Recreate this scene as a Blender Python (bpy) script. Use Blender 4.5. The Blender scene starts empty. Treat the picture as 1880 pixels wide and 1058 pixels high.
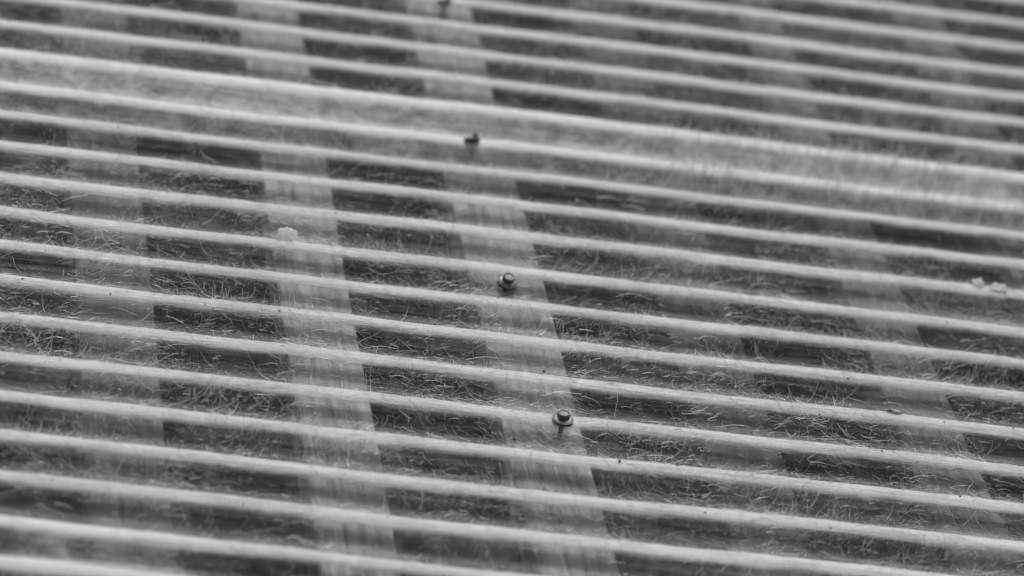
import bpy, bmesh, math, random
import numpy as np
from mathutils import Vector, Matrix

S = 0.0678                      # pitch of the corrugation in metres; all tables below are in pitches
scene = bpy.context.scene

# ------------------------------------------------------------------ camera
cam_d = bpy.data.cameras.new('camera'); cam = bpy.data.objects.new('camera', cam_d)
scene.collection.objects.link(cam); scene.camera = cam
CP = Vector((-10.23917486, -54.95274584, 24.4178863)) * S
F = Vector((0.1801625, 0.88484381, -0.42964276)); R = Vector((0.97696883, -0.11019606, 0.18272585))
U = R.cross(F)
M = Matrix((R, U, -F)).transposed().to_4x4(); M.translation = CP
cam.matrix_world = M
cam_d.sensor_width = 36; cam_d.lens = 8000 / 1880 * 36
cam_d.clip_start = 0.1; cam_d.clip_end = 60
FOC = Vector((0.6, -7.4, 0.05)) * S
cam_d.dof.use_dof = True; cam_d.dof.focus_distance = (FOC - CP).dot(F); cam_d.dof.aperture_fstop = 3.8

# ------------------------------------------------------------------ daylight (hazy, black-and-white)
EL, AZ = math.radians(56), math.radians(12)      # sun behind the roof, slightly right
w = bpy.data.worlds.new('World'); scene.world = w; w.use_nodes = True
nt = w.node_tree; bg = nt.nodes['Background']
sky = nt.nodes.new('ShaderNodeTexSky'); sky.sky_type = 'NISHITA'; sky.sun_disc = False
sky.sun_elevation = EL; sky.sun_rotation = AZ; sky.dust_density = 4; sky.air_density = 1
bw = nt.nodes.new('ShaderNodeRGBToBW')
nt.links.new(sky.outputs[0], bw.inputs[0]); nt.links.new(bw.outputs[0], bg.inputs[0]); bg.inputs[1].default_value = 0.12
sd = bpy.data.lights.new('sun', 'SUN'); sd.energy = 1.25; sd.angle = math.radians(14); sd.color = (1, 1, 1)
sun = bpy.data.objects.new('sun', sd); scene.collection.objects.link(sun)
sdir = Vector((math.sin(AZ) * math.cos(EL), math.cos(AZ) * math.cos(EL), math.sin(EL)))
sun.rotation_euler = sdir.to_track_quat('Z', 'Y').to_euler(); sun.location = sdir * 8
scene.view_settings.view_transform = 'Standard'; scene.view_settings.look = 'None'
scene.view_settings.exposure = 0.16; scene.view_settings.gamma = 1
scene.cycles.use_denoising = True
scene.cycles.transparent_max_bounces = 24; scene.cycles.max_bounces = 8

rng = np.random.default_rng(7); random.seed(7)

# ------------------------------------------------------------------ node helper
class NB:
    def __init__(s, name):
        s.m = bpy.data.materials.new(name); s.m.use_nodes = True
        s.t = s.m.node_tree; s.t.nodes.clear(); s.out = s.n('OutputMaterial')
    def n(s, typ, **kw):
        nd = s.t.nodes.new('ShaderNode' + typ)
        for k, v in kw.items(): setattr(nd, k, v)
        return nd
    def l(s, a, b): s.t.links.new(a, b)
    def setin(s, nd, i, v):
        if isinstance(v, bpy.types.NodeSocket): s.l(v, nd.inputs[i])
        elif v is not None:
            sk = nd.inputs[i]
            sk.default_value = (v, v, v, 1) if sk.type == 'RGBA' and not hasattr(v, '__len__') else v
    def math(s, op, a, b=None, c=None, clamp=False):
        nd = s.n('Math', operation=op, use_clamp=clamp)
        s.setin(nd, 0, a)
        if b is not None: s.setin(nd, 1, b)
        if c is not None: s.setin(nd, 2, c)
        return nd.outputs[0]
    def ramp(s, v, a, b, lo=0.0, hi=1.0, smooth=True):
        nd = s.n('MapRange', interpolation_type='SMOOTHSTEP' if smooth else 'LINEAR')
        s.setin(nd, 0, v); nd.inputs[1].default_value = a; nd.inputs[2].default_value = b
        nd.inputs[3].default_value = lo; nd.inputs[4].default_value = hi
        return nd.outputs[0]
    def noise(s, scale, sc=(1, 1, 1), detail=3, rough=.5, dist=0, rot=0, off=(0, 0, 0)):
        tc = s.n('TexCoord'); mp = s.n('Mapping')
        s.l(tc.outputs['Object'], mp.inputs[0])
        mp.inputs['Scale'].default_value = tuple(c / S for c in sc); mp.inputs['Rotation'].default_value = (0, 0, rot)
        mp.inputs['Location'].default_value = off
        nz = s.n('TexNoise'); s.l(mp.outputs[0], nz.inputs['Vector'])
        nz.inputs['Scale'].default_value = scale; nz.inputs['Detail'].default_value = detail
        nz.inputs['Roughness'].default_value = rough; nz.inputs['Distortion'].default_value = dist
        return nz.outputs[0]
    def attr(s, name): return s.n('Attribute', attribute_name=name).outputs['Fac']
    def mix(s, f, a, b):
        nd = s.n('MixShader'); s.setin(nd, 0, f); s.l(a, nd.inputs[1]); s.l(b, nd.inputs[2]); return nd.outputs[0]
    def bump(s, h, dist, st=1.0):
        nd = s.n('Bump'); nd.inputs['Strength'].default_value = st; nd.inputs['Distance'].default_value = dist
        s.l(h, nd.inputs['Height']); return nd.outputs[0]
    def principled(s, col, rough=.5, metal=0, normal=None, spec=.5):
        p = s.n('BsdfPrincipled'); s.setin(p, 'Base Color', col); s.setin(p, 'Roughness', rough); s.setin(p, 'Metallic', metal)
        p.inputs['Specular IOR Level'].default_value = spec
        if normal is not None: s.l(normal, p.inputs['Normal'])
        return p.outputs[0]
    def grey(s, v):
        c = s.n('CombineColor')
        for i in range(3): s.setin(c, i, v)
        return c.outputs[0]
    def done(s, sh): s.l(sh, s.out.inputs[0]); return s.m

# ------------------------------------------------------------------ materials
def mat_sheet():
    b = NB('weathered_fibreglass')
    h = b.attr('ridge'); lap = b.attr('veil')
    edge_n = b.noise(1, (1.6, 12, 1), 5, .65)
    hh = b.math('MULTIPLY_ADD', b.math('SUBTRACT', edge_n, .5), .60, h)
    ridge_sheen = b.math('ADD', b.ramp(hh, -.35, .85, 0, .14), b.ramp(hh, .38, .80, 0, .86))                      # whiter, denser ridges: grazing sky sheen put into colour and opacity
    veil = b.ramp(hh, -.70, -1.04)                    # paler troughs: reflection at grazing view painted in as opacity
    streak = b.noise(1, (.45, 18, 1), 5, .62, .3)
    strand = b.noise(1, (6, 34, 10), 4, .7, 1.0, .35)
    strand2 = b.noise(1, (5, 38, 10), 4, .7, 1.2, -.55)
    strand3 = b.noise(1, (34, 9, 10), 3, .7, 1.4, .2)
    cloud = b.noise(1, (.55, .9, .6), 4, .6, .4)
    blotch = b.noise(1, (2.6, 3.4, 2), 5, .65, .8)
    fine = b.noise(60, (1, 1, 1), 2, .6)
    net = b.math('MAXIMUM', b.math('MAXIMUM', b.ramp(strand, .54, .70), b.ramp(strand2, .54, .70)), b.math('MULTIPLY', b.ramp(strand3, .52, .75), .8))
    o = b.math('MULTIPLY_ADD', ridge_sheen, .82, .05)
    o = b.math('MULTIPLY_ADD', veil, .22, o)
    o = b.math('MULTIPLY_ADD', b.math('MULTIPLY', lap, b.ramp(blotch, .3, .7, .45, 1.5)), .40, o)
    o = b.math('MULTIPLY_ADD', b.ramp(streak, .45, .70, 0, 1), .14, o)
    o = b.math('MULTIPLY_ADD', net, .19, o)
    o = b.math('MULTIPLY_ADD', b.ramp(blotch, .48, .76), .20, o)
    o = b.math('MULTIPLY_ADD', b.math('SUBTRACT', cloud, .55), .34, o, clamp=True)
    c = b.math('MULTIPLY_ADD', ridge_sheen, .14, .36)
    c = b.math('MULTIPLY_ADD', b.math('SUBTRACT', streak, .5), .55, c)
    c = b.math('MULTIPLY_ADD', b.ramp(h, .6, .95), .15, c)  # painted highlight along the ridge tops
    c = b.math('MULTIPLY_ADD', b.ramp(lap, 0, 1, 0, 1, False), .16, c)
    c = b.math('MULTIPLY_ADD', b.math('SUBTRACT', b.noise(1, (9, 60, 10), 3, .7, .4), .5), .45, c)
    c = b.math('MULTIPLY_ADD', b.ramp(b.noise(1, (22, 26, 10), 3, .6), .66, .74), -.16, c)
    c = b.math('MULTIPLY_ADD', b.math('SUBTRACT', fine, .5), .16, c)
    c = b.math('MULTIPLY_ADD', b.math('SUBTRACT', blotch, .5), .16, c)
    c = b.math('MULTIPLY_ADD', net, .14, c, clamp=True)
    hgt = b.math('ADD', b.math('MULTIPLY', strand, .6), b.math('MULTIPLY', streak, .8))
    nrm = b.bump(hgt, .0010, .7)
    col = b.grey(c)
    dif = b.principled(col, .55, 0, nrm, .35)
    tl = b.n('BsdfTranslucent'); b.l(col, tl.inputs[0])
    body = b.mix(.22, dif, tl.outputs[0])
    tr = b.n('BsdfTransparent'); tr.inputs[0].default_value = (.93, .93, .93, 1)
    gl = b.n('BsdfGlossy'); gl.inputs['Roughness'].default_value = .28; b.l(nrm, gl.inputs['Normal']); gl.inputs[0].default_value = (.9, .9, .9, 1)
    fr = b.n('Fresnel'); fr.inputs[0].default_value = 1.4; b.l(nrm, fr.inputs['Normal'])
    clear = b.mix(b.math('MULTIPLY', fr.outputs[0], .25), tr.outputs[0], gl.outputs[0])
    return b.done(b.mix(o, clear, body))

def mat_under():
    b = NB('clear_resin_underside')
    tr = b.n('BsdfTransparent'); tr.inputs[0].default_value = (.95, .95, .95, 1)
    d = b.n('BsdfDiffuse'); d.inputs[0].default_value = (.5, .5, .5, 1)
    return b.done(b.mix(.015, tr.outputs[0], d.outputs[0]))

def mat_fibre(name, lo, hi):
    b = NB(name)
    r = b.n('NewGeometry').outputs['Random Per Island']
    c = b.math('MULTIPLY_ADD', b.math('POWER', r, 1.6), hi - lo, lo)
    d = b.n('BsdfDiffuse'); b.l(b.grey(c), d.inputs[0])
    g = b.n('BsdfGlossy'); g.inputs['Roughness'].default_value = .35; g.inputs[0].default_value = (.8, .8, .8, 1)
    t = b.n('BsdfTranslucent'); b.l(b.grey(c), t.inputs[0])
    return b.done(b.mix(b.math('MULTIPLY_ADD', r, .16, .02), b.mix(.35, d.outputs[0], t.outputs[0]), g.outputs[0]))

def mat_wood(name='pale_timber', base=.36):
    b = NB(name)
    g = b.noise(1, (7, .5, 3), 5, .6, .9)
    blot = b.noise(1, (1.6, .5, 1), 3, .6, .6)
    c = b.math('MULTIPLY_ADD', b.ramp(g, .34, .68), base * .7, base * .8)
    c = b.math('MULTIPLY_ADD', b.ramp(blot, .56, .70), -base * .6, c, clamp=True)
    tc = b.n('TexCoord'); sx = b.n('SeparateXYZ'); b.l(tc.outputs['Object'], sx.inputs[0])
    near = b.ramp(sx.outputs[1], 8.5 * S, 5.5 * S)                  # old limewash runs near the eave end
    run = b.noise(1, (5.5, .22, 1), 4, .6, .5)
    c = b.math('MULTIPLY_ADD', b.math('MULTIPLY', near, b.ramp(run, .46, .64, -.5, .8)), base * .7, c, clamp=True)
    return b.done(b.principled(b.grey(c), .8, 0, b.bump(g, .001, .4), .2))

def mat_plain(name, col, rough=.6, metal=0, var=.0, scale=8, bump=0, spec=.5):
    b = NB(name)
    n = b.noise(scale, (1, 1, 1), 4, .6)
    c = b.math('MULTIPLY_ADD', b.math('SUBTRACT', n, .5), var, col, clamp=True)
    nr = b.bump(n, .0015, bump) if bump else None
    return b.done(b.principled(b.grey(c), rough, metal, nr, spec))

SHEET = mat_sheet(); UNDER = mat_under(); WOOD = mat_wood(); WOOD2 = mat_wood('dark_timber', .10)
FIB = mat_fibre('bare_glass_fibre', .22, 1.0); FIBB = mat_fibre('bright_glass_fibre', .48, 1.0)
DARK = mat_plain('void_shade', .007, .9, 0, .004, .5, 0, 0)  # near-black base stands in for the shade of the enclosed space below
STEEL = mat_plain('zinc_plated_steel', .22, .40, 1.0, .3, 20, .2)
FACE = mat_plain('dull_steel_face', .22, .6, .6, .4, 24, .5)
STEELD = mat_plain('dark_steel', .11, .4, .8, .1, 20, .2)  # darker steel for heads and shanks
def mat_chalk():
    b = NB('chalky_white_stuff'); n = b.noise(14, (1, 1, 1), 4, .6)
    c = b.grey(b.math('MULTIPLY_ADD', n, .12, .90, clamp=True)); t = b.n('BsdfTranslucent'); b.l(c, t.inputs[0])
    return b.done(b.mix(.5, b.principled(c, .8, 0, b.bump(n, .0015, .5), .2), t.outputs[0]))
RUB = mat_plain('black_rubber', .012, .55, 0, .01, 10)
CHALK = mat_chalk()
BLACK = mat_plain('black_grit', .015, .6, 0, .01, 10)
SEED = mat_plain('mottled_husk', .30, .6, 0, 1.4, 22, .6)

# ------------------------------------------------------------------ surface function
KS = list(range(-17, 20))
DEV = {-7: -.03, -6: 0, -5: -.06, -4: 0, -3: .02, -2: .01, -1: .03, 0: -.13, 1: 0, 2: .04, 3: .06, 4: -.06, 5: -.01, 6: .005,
       7: -.02, 8: -.045, 9: -.045, 10: -.038, 11: -.03, 12: -.085, 13: .06}
RY = np.array([-k - .28 + DEV.get(k, 0) for k in KS][::-1]); RI = np.arange(len(RY), dtype=float)
A = .112
SCREWS = [(-.018, 4.50, -4), (-.114, -.44, 0), (-.076, -4.52, 4), (.197, -8.35, 8)]
def lowf(x, y):
    return (.022 * np.sin(.37 * x + .21 * y + 1.1) + .015 * np.sin(.83 * x - .47 * y + .4) + .009 * np.sin(1.9 * x + .9 * y)
            + .006 * np.sin(4.1 * x + 2.3 * y))
def tilt(x, y): return .006 * (x - 1.0) * np.where(y > -4, 1, -.8)
def surf(x, y):
    yy = y - lowf(x, y) - tilt(x, y)
    ph = np.interp(yy, RY, RI)
    c = np.cos(2 * np.pi * ph)
    z = A * c + .006 * np.sin(.5 * x + 1.3 * y) * (c > 0)
    for sx, sy, k in SCREWS[1:]:
        z = z - .020 * np.exp(-((x - sx) ** 2 + (y - sy) ** 2) / .09)
    return z, c

def link_mesh(name, me, mats, parent=None):
    o = bpy.data.objects.new(name, me); scene.collection.objects.link(o)
    for m in mats: me.materials.append(m)
    if parent: o.parent = parent
    return o
def empty(name, loc=(0, 0, 0)):
    o = bpy.data.objects.new(name, None); scene.collection.objects.link(o); o.location = loc; o.empty_display_size = .02; return o
def tag(o, label=None, cat=None, group=None, kind=None):
    for k, v in (('label', label), ('category', cat), ('group', group), ('kind', kind)):
        if v: o[k] = v
    return o

def sheet(y0, y1, lift, label, y_ragged):
    """solid thin corrugated sheet from y0 (near edge) to y1 (far edge)"""
    X0, X1 = -9.0, 12.5
    xs = np.arange(X0, X1 + 1e-6, .05); ys = np.arange(0, 1 + 1e-9, .032 / (y1 - y0))
    gx, t = np.meshgrid(xs, ys)
    e0 = y0 + y_ragged * (.5 * np.sin(gx * 1.3) + .3 * np.sin(gx * 4.7 + 1) + .2 * np.sin(gx * 13 + 2))
    gy = e0 + (y1 - e0) * t
    z, c = surf(gx, gy); z = z + lift
    if lift > 0:        # the lip gapes a little in places
        z = z + (.035 * np.exp(-((gx - 4.6) / .7) ** 2) + .05 * np.exp(-((gx - 8.6) / 1.3) ** 2)) * np.exp(-(gy + 1.15) / .35)
    nr, nc = gx.shape; n = nr * nc
    th = .014
    top = np.stack([gx, gy, z], -1).reshape(-1, 3); bot = top.copy(); bot[:, 2] -= th
    V = np.concatenate([top, bot]) * S
    i = (np.arange(nr - 1)[:, None] * nc + np.arange(nc - 1)[None]).ravel()
    q = np.stack([i, i + 1, i + nc + 1, i + nc], -1); qb = np.stack([i, i + nc, i + nc + 1, i + 1], -1) + n
    a = np.arange(nc - 1); s1 = np.stack([a + n, a + 1 + n, a + 1, a], -1)
    a2 = a + (nr - 1) * nc; s2 = np.stack([a2, a2 + 1, a2 + 1 + n, a2 + n], -1)
    r = np.arange(nr - 1) * nc; s3 = np.stack([r, r + nc, r + nc + n, r + n], -1); r2 = r + nc - 1; s4 = np.stack([r2 + n, r2 + nc + n, r2 + nc, r2], -1)
    Q = np.concatenate([q, qb, s1, s2, s3, s4])
    me = bpy.data.meshes.new('panel'); me.vertices.add(len(V)); me.vertices.foreach_set('co', V.ravel())
    me.loops.add(Q.size); me.loops.foreach_set('vertex_index', Q.ravel())
    me.polygons.add(len(Q)); me.polygons.foreach_set('loop_start', np.arange(len(Q)) * 4)
    mi = np.zeros(len(Q), int); mi[len(q):len(q) + len(qb)] = 1; me.polygons.foreach_set('material_index', mi)
    me.update(calc_edges=True)
    me.polygons.foreach_set('use_smooth', np.ones(len(Q), bool))
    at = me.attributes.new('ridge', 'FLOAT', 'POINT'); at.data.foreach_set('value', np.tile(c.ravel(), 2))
    # pale veil over the rows of the lap, plus scattered soft patches
    gyw = gy - lowf(gx, gy)
    lp = np.clip((gyw + .30) / .1, 0, 1) * np.clip((.85 - gyw) / .12, 0, 1) + .6 * np.clip((gyw + 1.25) / .1, 0, 1) * np.clip((-.30 - gyw) / .1, 0, 1)
    for px, py, rx, ry, a_ in ((-5.2, .9, 2.6, 1.6, .34), (-2.6, .5, 1.8, .9, .22), (7.2, .1, 3.4, 1.1, .36), (5.6, 3.5, 5, 3.5, .34), (0, 6, 14, 5, .07), (-6.0, -12.75, 1.6, .8, .95), (-5.8, -9.6, 3.2, 1.5, .10), (3, -10.4, 6, 1.8, .10), (0, -2.5, 9, 1.6, .05),
                              (-6.4, -9.6, 1.5, .8, .12), (2.4, -11.6, 2.2, 1.2, .22), (7.4, -3.3, 1.8, 1.6, .18), (-.1, -4.6, .55, .45, .35), (.2, -8.9, .5, .6, .12),
                              (6.2, -10.5, 1.6, 1.5, .2), (-1.7, -11.2, .7, 1.3, .2), (-6.3, -4, 1.2, 2.2, .14), (3.3, -3.1, 1.3, 1.4, .14)):
        lp = lp + a_ * np.exp(-(((gx - px) / rx) ** 2 + ((gy - py) / ry) ** 2)) * (1 + .45 * np.sin(3.1 * gx + 1.7 * gy + px) * np.sin(2.3 * gy - 1.2 * gx))
    at = me.attributes.new('veil', 'FLOAT', 'POINT'); at.data.foreach_set('value', np.tile(lp.ravel(), 2))
    root = empty('corrugated_sheet', (0, y0 * S, 0)); tag(root, label, 'roofing sheet', 'lapped corrugated sheets of the roof')
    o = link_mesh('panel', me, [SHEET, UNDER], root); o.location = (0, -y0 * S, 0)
    return root

near = sheet(-15.5, .80, 0.0, 'nearer weathered translucent corrugated sheet, its last ridge tucked under the other sheet', .0)
far = sheet(-1.15, 11.5, .020, 'farther blurred translucent corrugated sheet lapped over the edge of the near one', .05)

# ------------------------------------------------------------------ glass fibres lying bare on the sheets
def fibres(root, n, xr, yr, lift, name='glass_fibres', length=(.10, .42), width=(.0035, .0075), upright=0.0, curl=1.0, base_dir=None, seg=6):
    x0 = rng.uniform(*xr, n); y0 = rng.uniform(*yr, n)
    # strands lie in bundles: shared direction field and patchy density
    fld = np.sin(.9 * x0 + 1.7 * np.sin(.8 * y0)) + .7 * np.sin(2.3 * y0 + 1.1 * x0 + 2)
    dens = .5 + .28 * np.sin(1.3 * x0 + 2.1 * y0) + .22 * np.sin(3.7 * x0 - 1.6 * y0 + 1) + .15 * np.sin(7.1 * x0 + 5 * y0)
    z, c = surf(x0, y0)
    keep = (rng.random(n) < np.clip(dens * 1.5 - .05, .08, 1)) & (rng.random(n) < np.where(c > .45, .35, 1.0))
    x0, y0, fld = x0[keep], y0[keep], fld[keep]; m = len(x0)
    ang = fld * .75 - .15 + rng.normal(0, .5, m)
    loose = rng.random(m) < .30; ang[loose] = rng.uniform(0, 2 * np.pi, loose.sum())
    if base_dir is not None: ang = base_dir + rng.normal(0, .3, m)
    L = rng.uniform(*length, m) * rng.uniform(.6, 1.25, m) ** 2
    k = rng.normal(0, 1.6, m) * curl / np.maximum(L, .12) * .5
    wdt = rng.uniform(*width, m)
    up = np.where(rng.random(m) < .10 + upright, rng.uniform(.02, .10, m) + upright * rng.uniform(.05, .25, m), 0)
    s = np.linspace(0, 1, seg + 1)[None]
    a = ang[:, None] + k[:, None] * (s * L[:, None]) + .22 * np.sin(s * 5 + ang[:, None] * 3)
    ds = (L / seg)[:, None]
    px = x0[:, None] + np.cumsum(np.cos(a) * ds, 1); py = y0[:, None] + np.cumsum(np.sin(a) * ds, 1)
    pz = surf(px, py)[0] + lift + .002 + .004 * rng.random(m)[:, None] + up[:, None] * s ** 1.6
    taper = wdt[:, None] * (1 - .5 * s)
    nx, ny = -np.sin(a) * taper / 2, np.cos(a) * taper / 2
    Lf = np.stack([px + nx, py + ny, pz], -1); Rt = np.stack([px - nx, py - ny, pz], -1)
    Top = np.stack([px, py, pz + taper * .7], -1)
    V = np.stack([Lf, Rt, Top], 2).reshape(-1, 3) * S
    base = (np.arange(m)[:, None] * (seg + 1) + np.arange(seg)[None]).ravel() * 3
    Q = np.concatenate([np.stack([base + 2, base, base + 3, base + 5], -1), np.stack([base + 1, base + 2, base + 5, base + 4], -1)])
    me = bpy.data.meshes.new(name); me.vertices.add(len(V)); me.vertices.foreach_set('co', V.ravel())
    me.loops.add(Q.size); me.loops.foreach_set('vertex_index', Q.ravel())
    me.polygons.add(len(Q)); me.polygons.foreach_set('loop_start', np.arange(len(Q)) * 4)
    me.update(calc_edges=True)
    o = link_mesh(name, me, [FIB if name == 'fine_fibres' else FIBB], root); o.location = -root.location
    tag(o, kind='stuff'); return o

fibres(near, 17000, (-8, 10.5), (-14, -1.1), 0, 'glass_fibres', (.05, .28), (.0028, .0076), 0, .25)
fibres(near, 80000, (-8, 10.5), (-11.5, -2.2), 0, 'fine_fibres', (.03, .15), (.002, .005), 0, .5, None, 3)
fibres(near, 4200, (-8, 10.5), (-10.5, -3.0), 0, 'loose_fibres', (.10, .34), (.0045, .0088), .03, .3)
fibres(far, 10000, (-8, 11.5), (-1.0, 9.5), .020, 'glass_fibres', (.10, .48), (.003, .009), 0, .6)
fibres(far, 22000, (-8, 11.5), (-1.0, 6), .020, 'fine_fibres', (.04, .2), (.002, .005), .02, .5, None, 3)
fibres(far, 2200, (2.5, 10.5), (-1.0, .9), .020, 'raised_fibres', (.15, .5), (.005, .010), .9, .5, 1.1)

# ------------------------------------------------------------------ timber under the sheets, dark void below
def slat(xa, xb, y0, y1, label, mat=None):
    me = bpy.data.meshes.new('wooden_slat'); bm = bmesh.new()
    xc = (xa[0] + xa[1]) / 2
    hw0, hw1 = (xa[1] - xa[0]) / 2, (xb[1] - xb[0]) / 2; xc1 = (xb[0] + xb[1]) / 2
    zt, zb = -.135, -.55
    N = 60; rings = []
    for i in range(N + 1):
        t = i / N; y = y0 + (y1 - y0) * t; c = xc + (xc1 - xc) * t; h = hw0 + (hw1 - hw0) * t
        c += .012 * math.sin(t * 19 + xc)
        pr = [(c - h, zb), (c - h, zt - .02), (c - h + .02, zt), (c + h - .02, zt), (c + h, zt - .02), (c + h, zb)]
        rings.append([bm.verts.new(((px - xc) * S, (y - y0) * S, pz * S)) for px, pz in pr])
    for i in range(N):
        for j in range(6):
            bm.faces.new((rings[i][j], rings[i][(j + 1) % 6], rings[i + 1][(j + 1) % 6], rings[i + 1][j]))
    bm.faces.new(rings[0][::-1]); bm.faces.new(rings[-1])
    bmesh.ops.recalc_face_normals(bm, faces=bm.faces); bm.to_mesh(me); bm.free()
    o = link_mesh('wooden_slat', me, [mat or WOOD]); o.location = (xc * S, y0 * S, 0)
    tag(o, label, 'slat', 'pale slats showing through the sheets')
slat((-5.67, -4.71), (-5.80, -4.85), -15.3, 11.3, 'pale slat under the sheet nearest the left edge of the picture', mat_wood('timber', .17))
slat((-3.06, -2.11), (-3.15, -2.24), -15.3, 11.3, 'pale slat beneath the sheet passing under the white crumbly lump')
slat((-.46, .54), (-.55, .46), -15.3, 11.3, 'pale slat beneath the sheet directly under the row of screws')
slat((2.02, 3.06), (2.12, 3.05), -15.3, 11.3, 'dim darker slat beneath the sheet, first one right of the screws', WOOD2)
slat((4.77, 5.80), (4.80, 5.40), -15.3, 11.3, 'pale slat beneath the sheet passing under the small mottled husk', mat_wood('timber', .18))
slat((7.42, 8.35), (7.45, 8.30), -15.3, 11.3, 'pale slat under the sheet closest to the right edge of the picture', mat_wood('timber', .15))

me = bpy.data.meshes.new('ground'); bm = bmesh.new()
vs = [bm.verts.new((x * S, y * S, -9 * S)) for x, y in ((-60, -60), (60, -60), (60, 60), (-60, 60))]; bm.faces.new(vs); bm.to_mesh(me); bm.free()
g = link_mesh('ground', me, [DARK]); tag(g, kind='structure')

# ------------------------------------------------------------------ screws
def lathe(bm, prof, n=40, hexa=False):
    rings = []
    for r, z in prof:
        ring = []
        for i in range(n):
            a = 2 * math.pi * i / n
            ring.append(bm.verts.new((r * math.cos(a) * S, r * math.sin(a) * S, z * S)))
        rings.append(ring)
    for k in range(len(rings) - 1):
        for i in range(n):
            bm.faces.new((rings[k][i], rings[k][(i + 1) % n], rings[k + 1][(i + 1) % n], rings[k + 1][i]))
    bm.faces.new(rings[0][::-1]); bm.faces.new(rings[-1])
def part(name, mat, root, build, smooth=40):
    bm = bmesh.new(); build(bm); bmesh.ops.recalc_face_normals(bm, faces=bm.faces)
    me = bpy.data.meshes.new(name); bm.to_mesh(me); bm.free()
    for p in me.polygons: p.use_smooth = True
    me.set_sharp_from_angle(angle=math.radians(smooth))
    return link_mesh(name, me, [mat], root)
def hexhead(bm, rf, z0, z1, dish):
    # hexagonal prism whose top corners are turned off to a circle, with a dished face
    n = 48; rings = []
    def hexr(a): 
        aa = (a + math.pi / 6) % (math.pi / 3) - math.pi / 6
        return rf / math.cos(aa)
    for kind, z in (('h', z0), ('h', z1 - .012), ('c', z1 - .004), ('t', z1), ('i', z1 - .001), ('d', z1 - dish), ('e', z1 - dish * 1.1)):
        ring = []
        for i in range(n):
            a = 2 * math.pi * i / n
            r = {'h': hexr(a), 'c': min(hexr(a), rf * 1.09), 't': rf * .96, 'i': rf * .86, 'd': rf * .80, 'e': rf * .05}[kind]
            zz = z - (.010 * (hexr(a) / rf - 1) / .155 if kind == 'h' and z > z0 else 0)
            ring.append(bm.verts.new((r * math.cos(a) * S, r * math.sin(a) * S, zz * S)))
        rings.append(ring)
    for k in range(len(rings) - 1):
        for i in range(n):
            bm.faces.new((rings[k][i], rings[k][(i + 1) % n], rings[k + 1][(i + 1) % n], rings[k + 1][i]))
    bm.faces.new(rings[0][::-1]); bm.faces.new(rings[-1])

def hex_screw(x, y, tilt_to, spin, label, double):
    z = float(surf(np.array([x]), np.array([y]))[0][0])
    t = empty('screw', (x * S, y * S, z * S))
    t.rotation_euler = (Vector(tilt_to).normalized().to_track_quat('Z', 'Y') @ Matrix.Rotation(spin, 3, 'Z').to_quaternion()).to_euler()
    tag(t, label, 'screw', 'roofing screws along the middle slat')
    part('rubber_seal', RUB, t, lambda b: lathe(b, [(.120, -.006), (.130, .0), (.130, .012), (.116, .022)]))
    if double:
        part('washer', STEEL, t, lambda b: lathe(b, [(.128, .0225), (.131, .026), (.129, .032), (.118, .040), (.060, .048)]))
        part('flange', STEEL, t, lambda b: lathe(b, [(.106, .0425), (.111, .046), (.109, .052), (.096, .058), (.060, .063)]))
        z0 = .0605
    else:
        part('washer', STEEL, t, lambda b: lathe(b, [(.128, .0225), (.134, .026), (.133, .030), (.118, .040), (.090, .049), (.060, .053)]))
        z0 = .0525
    part('hex_head', STEELD, t, lambda b: hexhead(b, .072, z0, z0 + .070, .018), 30)
    part('head_face', FACE, t, lambda b: lathe(b, [(.048, z0 + .044), (.0550, z0 + .0585), (.050, z0 + .0605), (.020, z0 + .0615), (.004, z0 + .062)]), 30)
    part('shank', STEELD, t, lambda b: lathe(b, [(.012, -.42), (.030, -.36), (.030, .02)], 16))
    return t
hex_screw(SCREWS[2][0] + .025, SCREWS[2][1] - .01, (.04, -.30, 1), .30, 'dull hex head screw with a stepped double washer on the ridge at the centre', True)
hex_screw(SCREWS[3][0], SCREWS[3][1] - .05, (-.03, -.10, 1), .42, 'shiny sharp hex head screw with a plain washer, nearest of the four', False)
def cap_screw(x, y, tilt_to, dz, label):
    z = float(surf(np.array([x]), np.array([y]))[0][0]) + dz
    t = empty('screw', (x * S, y * S, z * S))
    t.rotation_euler = Vector(tilt_to).normalized().to_track_quat('Z', 'Y').to_euler()
    tag(t, label, 'screw', 'roofing screws along the middle slat')
    part('rubber_seal', RUB, t, lambda b: lathe(b, [(.085, -.040), (.108, -.030), (.112, .0), (.100, .012), (.05, .016)]))
    part('head', STEELD, t, lambda b: [lathe(b, [(.034, .0165), (.036, .050), (.030, .074), (.016, .080)], 24),
                                       bmesh.ops.translate(b, verts=b.verts, vec=(-.05 * S, 0, 0))])
    part('shank', STEELD, t, lambda b: lathe(b, [(.012, -.48), (.026, -.40), (.026, -.0405)], 16))
cap_screw(SCREWS[1][0], SCREWS[1][1] + .04, (-.12, .52, 1), .055, 'black capped screw tipped away beside the lap, second from the top edge')
cap_screw(SCREWS[0][0], SCREWS[0][1] + .02, (-.05, .45, 1), .060, 'black blurred screw cut off by the top edge of the picture')

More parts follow.
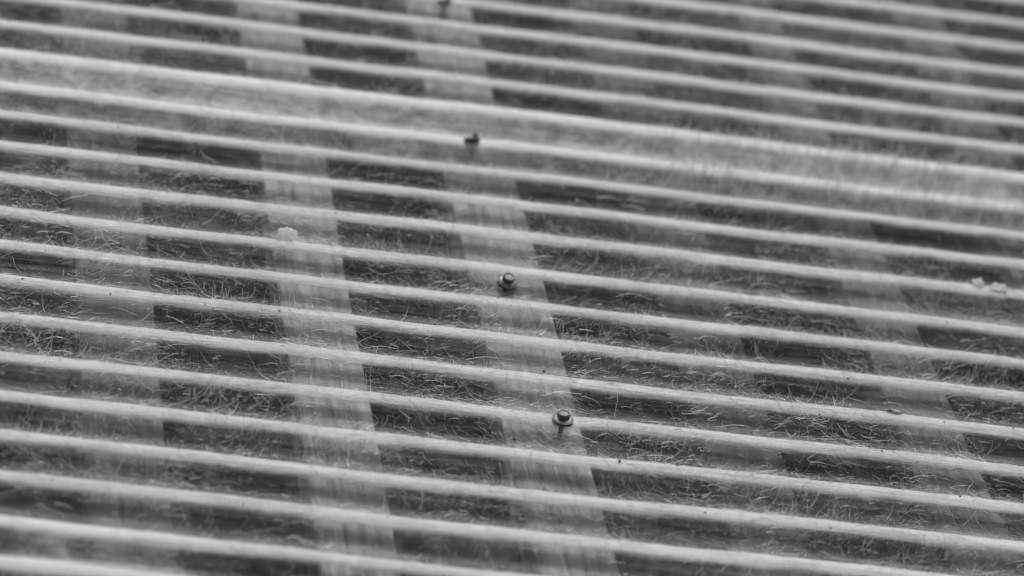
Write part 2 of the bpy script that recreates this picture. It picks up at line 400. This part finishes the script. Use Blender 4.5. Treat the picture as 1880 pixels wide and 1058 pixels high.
# ------------------------------------------------------------------ small things lying on the sheets
def rock(bm, rx, ry, rz, seed, rough=.25, sub=4):
    bmesh.ops.create_icosphere(bm, subdivisions=sub, radius=1)
    from mathutils import noise as mn
    for v in bm.verts:
        p = v.co.copy(); o = Vector((seed * 3.1, seed * 1.7, 0))
        f = 1 + rough * mn.noise(p * 1.3 + o) * 1.6 + rough * .5 * mn.noise(p * 3.4 + o) + rough * .25 * mn.noise(p * 8 + o)
        v.co = Vector((p.x * f * rx * S, p.y * f * ry * S, p.z * f * rz * S))
def lying(name, mat, x, y, dz, build, label, cat, group=None, rot=(0, 0, 0)):
    z = float(surf(np.array([x]), np.array([y]))[0][0]) + dz
    bm = bmesh.new(); build(bm); me = bpy.data.meshes.new(name); bm.to_mesh(me); bm.free()
    for p in me.polygons: p.use_smooth = True
    o = link_mesh(name, me, [mat]); o.location = (x * S, y * S, z * S); o.rotation_euler = rot
    return tag(o, label, cat, group)
lying('white_lump', CHALK, -2.96, -4.16, .062, lambda b: rock(b, .105, .08, .088, 2, .6), 'chalky white crumbly lump resting behind a ridge left of the centre screw', 'lump')
lying('white_lump', CHALK, 6.66, -3.10, .040, lambda b: rock(b, .062, .05, .045, 5, .6), 'small white lump on a ridge at the right, beside a curled flake', 'lump')
def flake(bm):
    n, m = 16, 5; g = []
    for i in range(n + 1):
        t = i / n; x = (t - .5) * .23; z = .055 * math.sin(math.pi * t) ** .8 + .015 * math.sin(t * 9)
        g.append([(x, (j / m - .5) * .06 * (1 - .4 * abs(t - .5)), z + .008 * math.sin(j * 2 + i)) for j in range(m + 1)])
    def vtx(off): return [[bm.verts.new((p[0] * S, p[1] * S, (p[2] + off) * S)) for p in r] for r in g]
    T, B = vtx(.007), vtx(-.007)
    for i in range(n):
        for j in range(m):
            bm.faces.new((T[i][j], T[i + 1][j], T[i + 1][j + 1], T[i][j + 1])); bm.faces.new((B[i][j], B[i][j + 1], B[i + 1][j + 1], B[i + 1][j]))
    for i in range(n):
        bm.faces.new((T[i][0], B[i][0], B[i + 1][0], T[i + 1][0])); bm.faces.new((T[i][m], T[i + 1][m], B[i + 1][m], B[i][m]))
    for j in range(m):
        bm.faces.new((T[0][j], T[0][j + 1], B[0][j + 1], B[0][j])); bm.faces.new((T[n][j], B[n][j], B[n][j + 1], T[n][j + 1]))
lying('curled_flake', CHALK, 6.93, -3.17, .016, flake, 'thin white flake arched up off the ridge at the right edge', 'flake', rot=(0, 0, -.06))
def husk(bm):
    rock(bm, .11, .028, .020, 9, .35)
lying('dry_husk', SEED, 4.66, -7.19, .030, husk, 'small dark and pale mottled husk lying along a ridge at lower right', 'husk', rot=(0, .04, -.05))
for x, y, r, lab in ((.20, -6.75, .016, 'round black crumb in the trough between the two hex head screws'),
                     (-.42, -8.72, .018, 'biggest black crumb, lower left of the shiny hex screw'),
                     (.78, -9.35, .018, 'black crumb on a ridge lower right of the shiny hex screw')):
    lying('black_crumb', BLACK, x, y, .012, lambda b: rock(b, r, r, r, x * 7, .3, 2), lab, 'crumb', 'larger black crumbs near the screws')

# fine grit nobody could count
bm = bmesh.new()
for i in range(1100):
    x = random.uniform(-7, 9.5); y = random.uniform(-13, -1)
    z = float(surf(np.array([x]), np.array([y]))[0][0])
    r = random.choice((.003, .004, .004, .005, .006, .007, .012)) 
    mtx = Matrix.Translation((x * S, y * S, (z + r * .6) * S)) @ Matrix.Rotation(random.random() * 6, 4, 'Z') @ Matrix.Diagonal((r * S * random.uniform(1, 1.8), r * S, r * S * .7, 1))
    bmesh.ops.create_icosphere(bm, subdivisions=1, radius=1, matrix=mtx)
me = bpy.data.meshes.new('dark_grit'); bm.to_mesh(me); bm.free()
tag(link_mesh('dark_grit', me, [BLACK]), 'fine black grit sprinkled over the near corrugated sheet', 'grit', kind='stuff')

# frayed clot of fibre at the far left
bm = bmesh.new()
pts = [(-6.50, -7.40), (-6.36, -7.52), (-6.24, -7.66), (-6.14, -7.82), (-6.05, -7.98), (-5.99, -8.14)]
for i in range(150):
    t = random.random() * (len(pts) - 1); a = int(t); f = t - a; b2 = min(a + 1, len(pts) - 1)
    x = pts[a][0] * (1 - f) + pts[b2][0] * f + random.gauss(0, .022); y = pts[a][1] * (1 - f) + pts[b2][1] * f + random.gauss(0, .022)
    z = float(surf(np.array([x]), np.array([y]))[0][0]); r = random.uniform(.005, .013)
    mtx = Matrix.Translation((x * S, y * S, (z + r * .5) * S)) @ Matrix.Rotation(random.random() * 6, 4, 'Z') @ Matrix.Diagonal((r * S * 1.6, r * S, r * S * .7, 1))
    bmesh.ops.create_icosphere(bm, subdivisions=1, radius=1, matrix=mtx)
me = bpy.data.meshes.new('fibre_clot'); bm.to_mesh(me); bm.free()
tag(link_mesh('fibre_clot', me, [mat_plain('matted_fibre', .5, .9, 0, .3, 20)]), 'pale crumbly diagonal thread of matted fibre at the left edge', 'fibre clot')
